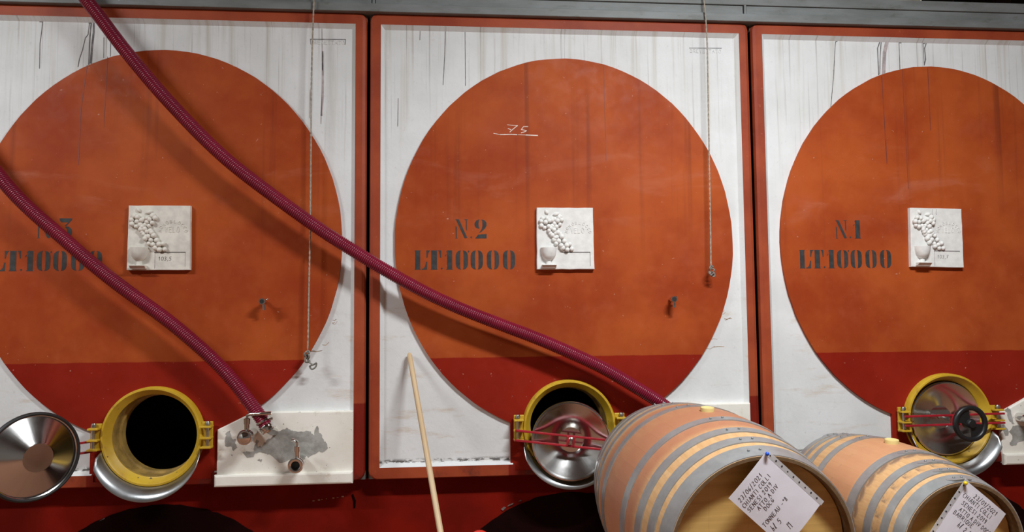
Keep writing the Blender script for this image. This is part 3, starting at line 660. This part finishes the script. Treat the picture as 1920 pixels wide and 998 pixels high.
valve('wine_valve', 'chrome capped valve cut by the right edge of the photo', (2.635, -.105, .262), (.06, .02, .012), True, 'chrome wine valves')
def tap(x, z, label):
    t = thing('sample_tap', label, 'tap', (x, .008, z), group='small sampling taps')
    bm = lathe_bm([(.010, .0), (.010, -.045), (.017, -.048), (.018, -.075), (.016, -.078), (.011, -.078), (.010, -.060), (.0, -.058)], n=20); b = build('tap_body', bm, 'chrome', t, True, 45)
    bm = bmesh.new(); lathe(bm, [(.0, -.0775), (.0105, -.0775)], 16); build('bore', bm, 'rubber', b)
    bm = bmesh.new(); sweep(bm, [(.004, -.055, -.010), (.006, -.055, -.046)], .008, 14); build('spout', bm, 'chrome', t, True, 45)
    bm = bmesh.new(); sweep(bm, [(.010, -.050, .008), (.026, -.050, .014)], .004, 8); build('thumb_lever', bm, 'chrome', t, True)
tap(-1.640, .962, 'small chrome sampling tap beside the longer hanging cord, under the long hose')
tap(.588, .958, 'small chrome sampling tap below the knot of the shorter hanging cord')

# ------------------------------------------------------------------ hoses
def hose(label, pts, r, loose):
    path = resample(catmull(pts, 10), .0036); t = thing('wine_hose', label, 'hose', (0, 0, 0), group='crimson corrugated hoses')
    bm = bmesh.new(); pr = (r, r-.0004, r-.0048)
    sweep(bm, path, lambda i: pr[i % 3], 16); build('corrugated_tube', bm, 'hose', t, True, 60)
    return t, path
H1 = [(-2.84,3.02,.1),(-2.76,2.91,-.02),(-2.655,2.745,-.105),(-2.556,2.567,-0.122),(-2.471,2.452,-0.122),(-2.35,2.291,-0.12),(-2.206,2.114,-0.118),(-2.082,1.974,-0.116),(-1.931,1.815,-0.114),(-1.779,1.675,-0.112),(-1.572,1.514,-0.109),(-1.336,1.342,-0.106),(-1.139,1.214,-0.103),(-0.943,1.094,-0.1),(-0.76,0.993,-0.097),(-0.575,0.907,-0.095),(-0.375,0.827,-0.092),(-0.173,0.748,-0.089),(0.002,0.671,-0.086),(0.177,0.587,-0.085),(0.337,0.492,-0.085),(0.5,0.388,-0.083),(0.564,0.332,-0.078),(0.637,0.251,-0.068)]
hose('long crimson hose slanting from the beam across two tanks to behind the barrel', [(a, y, b) for a, b, y in H1], .0355, True)
H2 = [(-3.9,3.02,0.06),(-3.8,2.9,-0.04),(-3.65,2.654,-0.108),(-3.359,2.166,-0.108),(-3.14,1.863,-0.108),(-3.005,1.683,-0.108),(-2.896,1.547,-0.108),(-2.789,1.436,-0.108),(-2.627,1.291,-0.108),(-2.466,1.147,-0.108),(-2.304,1.017,-0.108),(-2.141,0.897,-0.108),(-2.007,0.787,-0.108),(-1.872,0.661,-0.102),(-1.765,0.541,-0.096),(-1.684,0.431,-0.092),(-1.629,0.354,-0.09),(-1.602,0.31,-0.09)]
t2, path2 = hose('shorter crimson hose in front of the N.3 lettering, clamped at the cream block', [(a, y, b) for a, b, y in H2], .0355, True)
e1, e0 = path2[-1], path2[-14]; d = (e1-e0).normalized()
bm = bmesh.new(); sweep(bm, [e1-d*.040, e1-d*.030], .0395, 20); build('hose_clamp', bm, 'chrome', t2, True, 40)
bm = bmesh.new(); sweep(bm, [e1-d*.036+Vector((.036, -.012, .01)), e1-d*.034+Vector((.052, -.012, .016))], .006, 10); build('clamp_screw', bm, 'bolt', t2, True, 40)
bm = bmesh.new(); q = e1; sweep(bm, [q-d*.012, q-d*.008, q+d*.004, q+d*.006, q+d*.016, q+d*.020, q+d*.026], lambda i: (.037, .040, .040, .035, .035, .041, .040)[i], 22); build('end_fitting', bm, 'chrome', t2, True, 40)
bm = bmesh.new(); sweep(bm, [q+d*.012, q+d*.022+Vector((.004, .04, -.01)), q+d*.03+Vector((.006, .085, -.014))], .022, 16); build('inlet_pipe', bm, 'chrome', t2, True, 40)

# ------------------------------------------------------------------ cords with knots
def cord(label, pts, knot, big):
    t = thing('hanging_cord', label, 'cord', (0, 0, 0), group='hanging cords')
    path = resample(catmull(pts, 12), .008); bm = bmesh.new()
    for ph in (0, PI):
        sweep(bm, [p+Vector((math.cos(i*.9+ph), math.sin(i*.9+ph), 0))*.0014 for i, p in enumerate(path)], .0034, 6)
    build('cord', bm, 'rope', t, True)
    k = Vector(knot); bm = bmesh.new()
    pts = [k+Vector((.0+.014*math.cos(a)*(1 if i % 2 else .7), -.006+.010*math.sin(a*1.7), -.018*i/10*1.5+.016*math.sin(a))) for i, a in enumerate([j*.95 for j in range(14)])]
    sweep(bm, catmull(pts, 5), .0048 if big else .0042, 7); build('knot', bm, 'knot', t, True)
    bm = bmesh.new()
    if big: lp = [k+Vector(v) for v in ((0,0,-.01),(.006,-.004,-.04),(.030,-.008,-.060),(.048,-.010,-.052),(.045,-.010,-.072),(.026,-.010,-.084),(.014,-.008,-.068),(.030,-.014,-.062),(.050,-.012,-.050))]
    else: lp = [k+Vector(v) for v in ((0,0,-.005),(-.012,-.006,-.018),(-.014,-.010,-.036),(.000,-.012,-.040),(.012,-.012,-.030),(.016,-.012,-.048),(.004,-.012,-.052))]
    sweep(bm, catmull(lp, 6), .0045 if big else .0038, 8); build('loop_end', bm, 'knot', t, True)
cord('thin twisted cord hanging over tank N.3 with a looped knot at its end', [(a, -.045, b) for a, b in ((-1.384,2.76),(-1.392,2.53),(-1.399,2.171),(-1.398,1.729),(-1.399,1.292),(-1.402,.976),(-1.405,.706),(-1.406,.68))], (-1.406, -.045, .685), True)
cord('thin twisted cord hanging over tank N.2, ending in a small knot', [(a, -.045, b) for a, b in ((.80,2.78),(.81,2.685),(.821,2.496),(.822,2.277),(.817,1.75),(.814,1.383),(.811,1.156),(.811,1.13))], (.811, -.045, 1.135), False)

# ------------------------------------------------------------------ wooden handle and red bottle
a = Vector((-.873, .006, .676)); b = Vector((-.694, -.65, -.087)); dr = (b-a).normalized(); fl = a+dr*((FLOOR+.012-a.z)/dr.z)
bm = bmesh.new(); L = (fl-a).length
sweep(bm, [(0, 0, 0), (0, 0, .006), (0, 0, .014), (0, 0, .03), (0, 0, L*.3), (0, 0, L*.6), (0, 0, L-.02), (0, 0, L)], lambda i: (.005, .0105, .0130, .0138, .0140, .0142, .0142, .012)[i], 16)
o = build('broom_handle', bm, 'stick', None, True, 50); o.location = a; o.rotation_euler = dr.to_track_quat('Z', 'Y').to_euler()
tag(o, 'pale wooden broom handle leaning against the white panel of tank N.2', 'broom handle')
t = thing('red_bottle', 'red plastic round-topped bottle just rising above the bottom edge', 'bottle', (-.513, -.5, FLOOR))
bm = lathe_bm([(.0, 0), (.050, 0), (.054, .006), (.054, .285), (.047, .315), (.036, .335), (.033, .345)], n=28, axis='Z'); build('bottle_body', bm, 'redplastic', t, True, 40)
bm = lathe_bm([(.034, .345), (.040, .348), (.041, .395), (.036, .416), (.022, .425), (.0, .428)], n=28, axis='Z'); build('cap', bm, 'redplastic', t, True, 40)

# ------------------------------------------------------------------ barrels
def barrel(label, loc, hd, tl, L, rh, rb, hoops, mat, nst, nhd, tongue):
    t = thing('wine_barrel', label, 'barrel', loc, (R(tl), 0, R(hd)), 'oak wine barrels')
    prof = lambda s: rb-(rb-rh)*(2*s/L)**2
    th = .026; n = 24
    # one stave mesh, shared by all the staves of this barrel
    bm = bmesh.new(); half = PI/nst-.00022; seg = 4; rows = []
    for j in range(n+1):
        s = -L/2+L*j/n; ro = prof(s); ri = ro-(.013 if j in (0, n) else th)
        rows.append([bm.verts.new((r*math.cos(PI/2+q), s, r*math.sin(PI/2+q))) for r, qs in ((ro, range(seg+1)), (ri, range(seg, -1, -1))) for q in [-half+2*half*i/seg for i in qs]])
    m = len(rows[0])
    for A, B in zip(rows, rows[1:]):
        for i in range(m): bm.faces.new((A[i], A[(i+1) % m], B[(i+1) % m], B[i]))
    bm.faces.new(rows[0]); bm.faces.new(rows[-1]); bmesh.ops.recalc_face_normals(bm, faces=bm.faces[:])
    me = bpy.data.meshes.new('stave'); bm.to_mesh(me); bm.free(); me.materials.append(M[mat]); me.materials.append(M['chime'])
    for p in me.polygons:
        p.use_smooth = len(p.vertices) == 4
        if len(p.vertices) > 4: p.material_index = 1
        else:
            c = p.center; rr = math.hypot(c.x, c.z)
            if rr < prof(c.y)-.018: p.material_index = 1
    me.set_sharp_from_angle(angle=R(35))
    for i in range(nst): link('stave', me, t, rot=(0, 2*PI*i/nst, 0))
    # croze-set heads, made of boards
    for sgn in (-1, 1):
        hr = rh-th+.010; y = sgn*(L/2-.048); wb = 2*hr/nhd
        for i in range(nhd):
            x0, x1 = -hr+wb*i+.00015, -hr+wb*(i+1)-.00015; pts = []
            xs = [x0+(x1-x0)*q/5 for q in range(6)]
            up = [(x, math.sqrt(max(0, hr*hr-x*x))) for x in xs]; lo = [(x, -z) for x, z in reversed(up)]
            loop = [p for i_, p in enumerate(up+lo)]
            cl = []
            for p in loop:
                if not cl or (abs(p[0]-cl[-1][0])+abs(p[1]-cl[-1][1])) > 1e-4: cl.append(p)
            if abs(cl[0][0]-cl[-1][0])+abs(cl[0][1]-cl[-1][1]) < 1e-4: cl.pop()
            bm = bmesh.new(); plate(bm, list(reversed(cl)), [], min(y, y+sgn*-.02), max(y, y-sgn*.02)); ob = build('head_board', bm, 'head', t)
            ob.location.y = random.uniform(-.0004, .0004)
    # hoops
    for (s0, s1, riv) in hoops:
        for sgn in (1, -1):
            a, b = sgn*s0, sgn*s1
            ins = [(prof(a+(b-a)*q/4)+.0003, -(a+(b-a)*q/4)) for q in range(5)]; out = [(r+.0042, y) for r, y in reversed(ins)]
            bm = bmesh.new(); lathe(bm, ins+out+[ins[0]], 72); bmesh.ops.remove_doubles(bm, verts=bm.verts[:], dist=1e-6)
            h = build('hoop', bm, 'hoop', t, True, 35)
            # overlapping end tongue and its rivets
            mid = -(a+b)/2; rr = prof((s0+s1)/2)+.0047; a0 = R(92 if sgn > 0 else 100)+random.uniform(-.05, .05)
            bm = bmesh.new(); hwid = abs(b-a)/2*.92; V = []
            for i in range(13):
                tt = a0-.17+.34*i/12; wv = hwid*(1 if i < 9 else (1-((i-8)/4.4)**2))
                V.append([bm.verts.new((q*math.cos(tt), mid+o_, q*math.sin(tt))) for q, o_ in ((rr+.0006, -wv), (rr+.0006, wv), (rr-.003, wv), (rr-.003, -wv))])
            for A, B in zip(V, V[1:]):
                for i in range(4): bm.faces.new((A[i], A[(i+1) % 4], B[(i+1) % 4], B[i]))
            bm.faces.new(V[0]); bm.faces.new(V[-1])
            if tongue: build('hoop_end', bm, 'hoop', h)
            else: bm.free()
            for dt in (-.07, .05):
                tt = a0+dt; bm = bmesh.new(); bmesh.ops.create_uvsphere(bm, u_segments=8, v_segments=6, radius=.005)
                o = build('rivet', bm, 'rivet', h, True); o.location = ((rr+.002)*math.cos(tt), mid, (rr+.002)*math.sin(tt))
    # silicone bung
    bm = lathe_bm([(.0, rb-.02), (.027, rb-.02), (.030, rb+.012), (.029, rb+.016), (.026, rb+.017), (.022, rb+.014), (.0, rb+.013)], n=28, axis='Z')
    build('bung', bm, 'bung', t, True, 35)
    return t
B1 = dict(loc=(.475, -.822, .019), hd=4.05, tl=3.6, L=1.0, rh=.37, rb=.4365)
B2 = dict(loc=(1.331, -.816, -.029), hd=3.8, tl=2.9, L=.837, rh=.265, rb=.322)
barrel('large oak barrel with grey hoops, pinkish belly and a diagonal sheet pinned on its head', hoops=[(.118, .163, 1), (.258, .303, 1), (.352, .397, 1), (.428, .4985, 1)], mat='stave_a', nst=34, nhd=9, tongue=False, **B1)
barrel('smaller pale oak barrel behind, under the N.1 hatch, with yellow bung and pinned sheet', hoops=[(.118, .160, 1), (.232, .268, 1), (.312, .345, 1), (.368, .4172, 1)], mat='stave_b', nst=28, nhd=8, tongue=True, **B2)

# sheets pinned to the barrel heads
def sheet(label, B, corner, ang, lines, strip_left, pin, pinmat):
    L = B['L']; mat = Matrix.Translation(B['loc']) @ Matrix.Rotation(R(B['hd']), 4, 'Z') @ Matrix.Rotation(R(B['tl']), 4, 'X')
    t = thing('paper_sheet', label, 'paper sheet', group='handwritten barrel sheets')
    t.matrix_world = mat @ Matrix.Translation((corner[0], -L/2-.006, corner[1])) @ Matrix.Rotation(-R(ang), 4, 'Y')
    # local x along the writing, local -z down the page
    W, H = .210, .297
    bow = lambda u, v: -.006*math.sin(PI*u/W)*.6-.010*max(0, (-v/H-.5))*2*.3
    def sheetmesh(x0, x1, z0, z1, off, nx=8, nz=10, th=.0008):
        bm = bmesh.new(); F = {}; 
        for side, o_ in ((0, 0), (1, th)):
            for i in range(nx+1):
                for j in range(nz+1):
                    u = x0+(x1-x0)*i/nx; v = z0+(z1-z0)*j/nz; F[side, i, j] = bm.verts.new((u, bow(min(max(u, 0), W), v)+off+o_, v))
        for s in (0, 1):
            for i in range(nx):
                for j in range(nz): bm.faces.new([F[s, i, j], F[s, i+1, j], F[s, i+1, j+1], F[s, i, j+1]])
        per = [(i, 0) for i in range(nx)]+[(nx, j) for j in range(nz)]+[(i, nz) for i in range(nx, 0, -1)]+[(0, j) for j in range(nz, 0, -1)]
        for p, q in zip(per, per[1:]+per[:1]): bm.faces.new((F[0, p[0], p[1]], F[0, q[0], q[1]], F[1, q[0], q[1]], F[1, p[0], p[1]]))
        return bm
    build('paper', sheetmesh(0, W, -H, 0, 0), 'paper', t, True, 40)
    x0, x1 = (-.020, -.0005) if strip_left else (W+.0005, W+.020)
    sl = build('sleeve_edge', sheetmesh(x0, x1, -H-.004, .006, -.0004, 2, 8), 'sleeve', t)
    for i in range(9):
        bm = bmesh.new(); v = -.022-.031*i; c = (x0+x1)/2; plate(bm, circ(0, 0, .0042 if i % 3 else .003, 10, .0034), [], 0, .0004); o = build('punched_hole', bm, 'hole', sl); o.location = (c, bow(W if not strip_left else 0, v)-.0010, v)
    for (tx, u, v, h, sl_) in lines:
        bm = bmesh.new(); write(bm, tx, u, v, h, .0014, .0003, lambda p, q, hh: (p, bow(min(max(p, 0), W), q)-.0003-hh, q), .025, sl_, .66)
        build('handwriting', bm, 'ink', t)
    bm = bmesh.new(); bmesh.ops.create_uvsphere(bm, u_segments=12, v_segments=8, radius=.0075)
    p = build('push_pin', bm, pinmat, t, True); p.location = (pin[0], -.008, pin[1])
    bm = bmesh.new(); rod(bm, (0, 0, 0), (0, .024, 0), .001, 6); build('pin_shaft', bm, 'bolt', p)
sheet('white handwritten sheet with blue pin on the large barrel head, reading TONNEAU', B1, (-.145, .223), 48.2, [
    ('23/06/2021', .018, -.046, .017, .12), ('CHIANTI COLLI', .012, -.073, .0165, .1), ('SENESI 2019', .014, -.098, .0165, .1), ('ATTO A DIV', .042, -.122, .016, .1), ('DOCG', .058, -.143, .016, .1), ('TONNEAU -o8', .010, -.182, .0165, .1), ('hl 5', .022, -.218, .020, .15), ('n', .07, -.262, .024, .1)], False, (.2165, -.004), 'bluepin')
sheet('white handwritten sheet with yellow pin on the smaller barrel head, reading BARRIQUE', B2, (.014, .266), -38.6, [
    ('23/01/2021', .050, -.034, .017, .1), ('CHIANTI COLLI', .010, -.058, .0165, .1), ('SENESI 2019', .024, -.085, .0165, .1), ('ATTO A DIV DOCG', .030, -.111, .0155, .1), ('BARRIQUE', .018, -.134, .0165, .05), ('hl 2,25', .060, -.164, .019, .15)], True, (-.016, -.012), 'yellowpin')

# low timber cradles under the barrels
def cradle(B, label):
    L = B['L']; x, y, z = B['loc']; t = thing('barrel_cradle', label, 'cradle', (x, y, FLOOR), (0, 0, R(B['hd'])), 'timber barrel cradles')
    for s in (-.30*L/1.0*1.0, .30*L/1.0):
        zc = z+s*math.sin(R(B['tl'])); r = B['rb']-(B['rb']-B['rh'])*(2*s/L)**2+.004
        top = zc-FLOOR-r*math.cos(R(26)); W = r*.95; a = []
        n = 12
        for i in range(n+1):
            tt = R(270-30+60*i/n); a.append((r*math.cos(tt), zc-FLOOR+r*math.sin(tt)))
        loop = [(-W, 0), (W, 0), (W, max(top, .09)), (a[-1][0]+.01, max(top, .09))]+list(reversed(a))+[(a[0][0]-.01, max(top, .09)), (-W, max(top, .09))]
        bm = bmesh.new(); plate(bm, loop, [], s-.04, s+.04); build('saddle', bm, 'rackwood', t)
    for sx in (-1, 1): build('rail', boxbm(sx*B['rb']*.75-.03, sx*B['rb']*.75+.03, -.45*L, .45*L, 0, .05, bev=.004), 'rackwood', t)
cradle(B1, 'timber cradle under the large barrel'); cradle(B2, 'timber cradle under the smaller barrel')

# ------------------------------------------------------------------ ceiling lamps
WHERE = ('hung in front of tanks N.2 and N.1', 'hung far to the left of tank N.3')
for i, (x, y, z, pw, ln, ax) in enumerate(LAMPS):
    t = thing('ceiling_lamp', 'twin tube fluorescent ceiling lamp '+WHERE[i], 'lamp', (x, y, z), (0, 0, 0 if ax else PI/2), 'fluorescent ceiling lamps')
    build('housing', boxbm(-ln/2-.03, ln/2+.03, -.09, .09, .035, .10, bev=.008), 'lampbody', t)
    for sx in (-1, 1):
        bm = bmesh.new(); rod(bm, (sx*ln*.4, 0, .09), (sx*ln*.4, 0, CEIL-z+.002), .006, 8); build('suspension_rod', bm, 'bolt', t)
        bm = bmesh.new(); rod(bm, (-ln/2, sx*.045, .018), (ln/2, sx*.045, .018), .013, 12); build('tube', bm, 'tube', t, True, 40)
        ld = bpy.data.lights.new('tube_light', 'AREA'); ld.shape = 'RECTANGLE'; ld.size = ln; ld.size_y = .026; ld.energy = pw/2; ld.color = (.945, .985, 1.0)
        lo = bpy.data.objects.new('tube_light', ld); COL.objects.link(lo); lo.parent = t; lo.location = (0, sx*.045, .003)
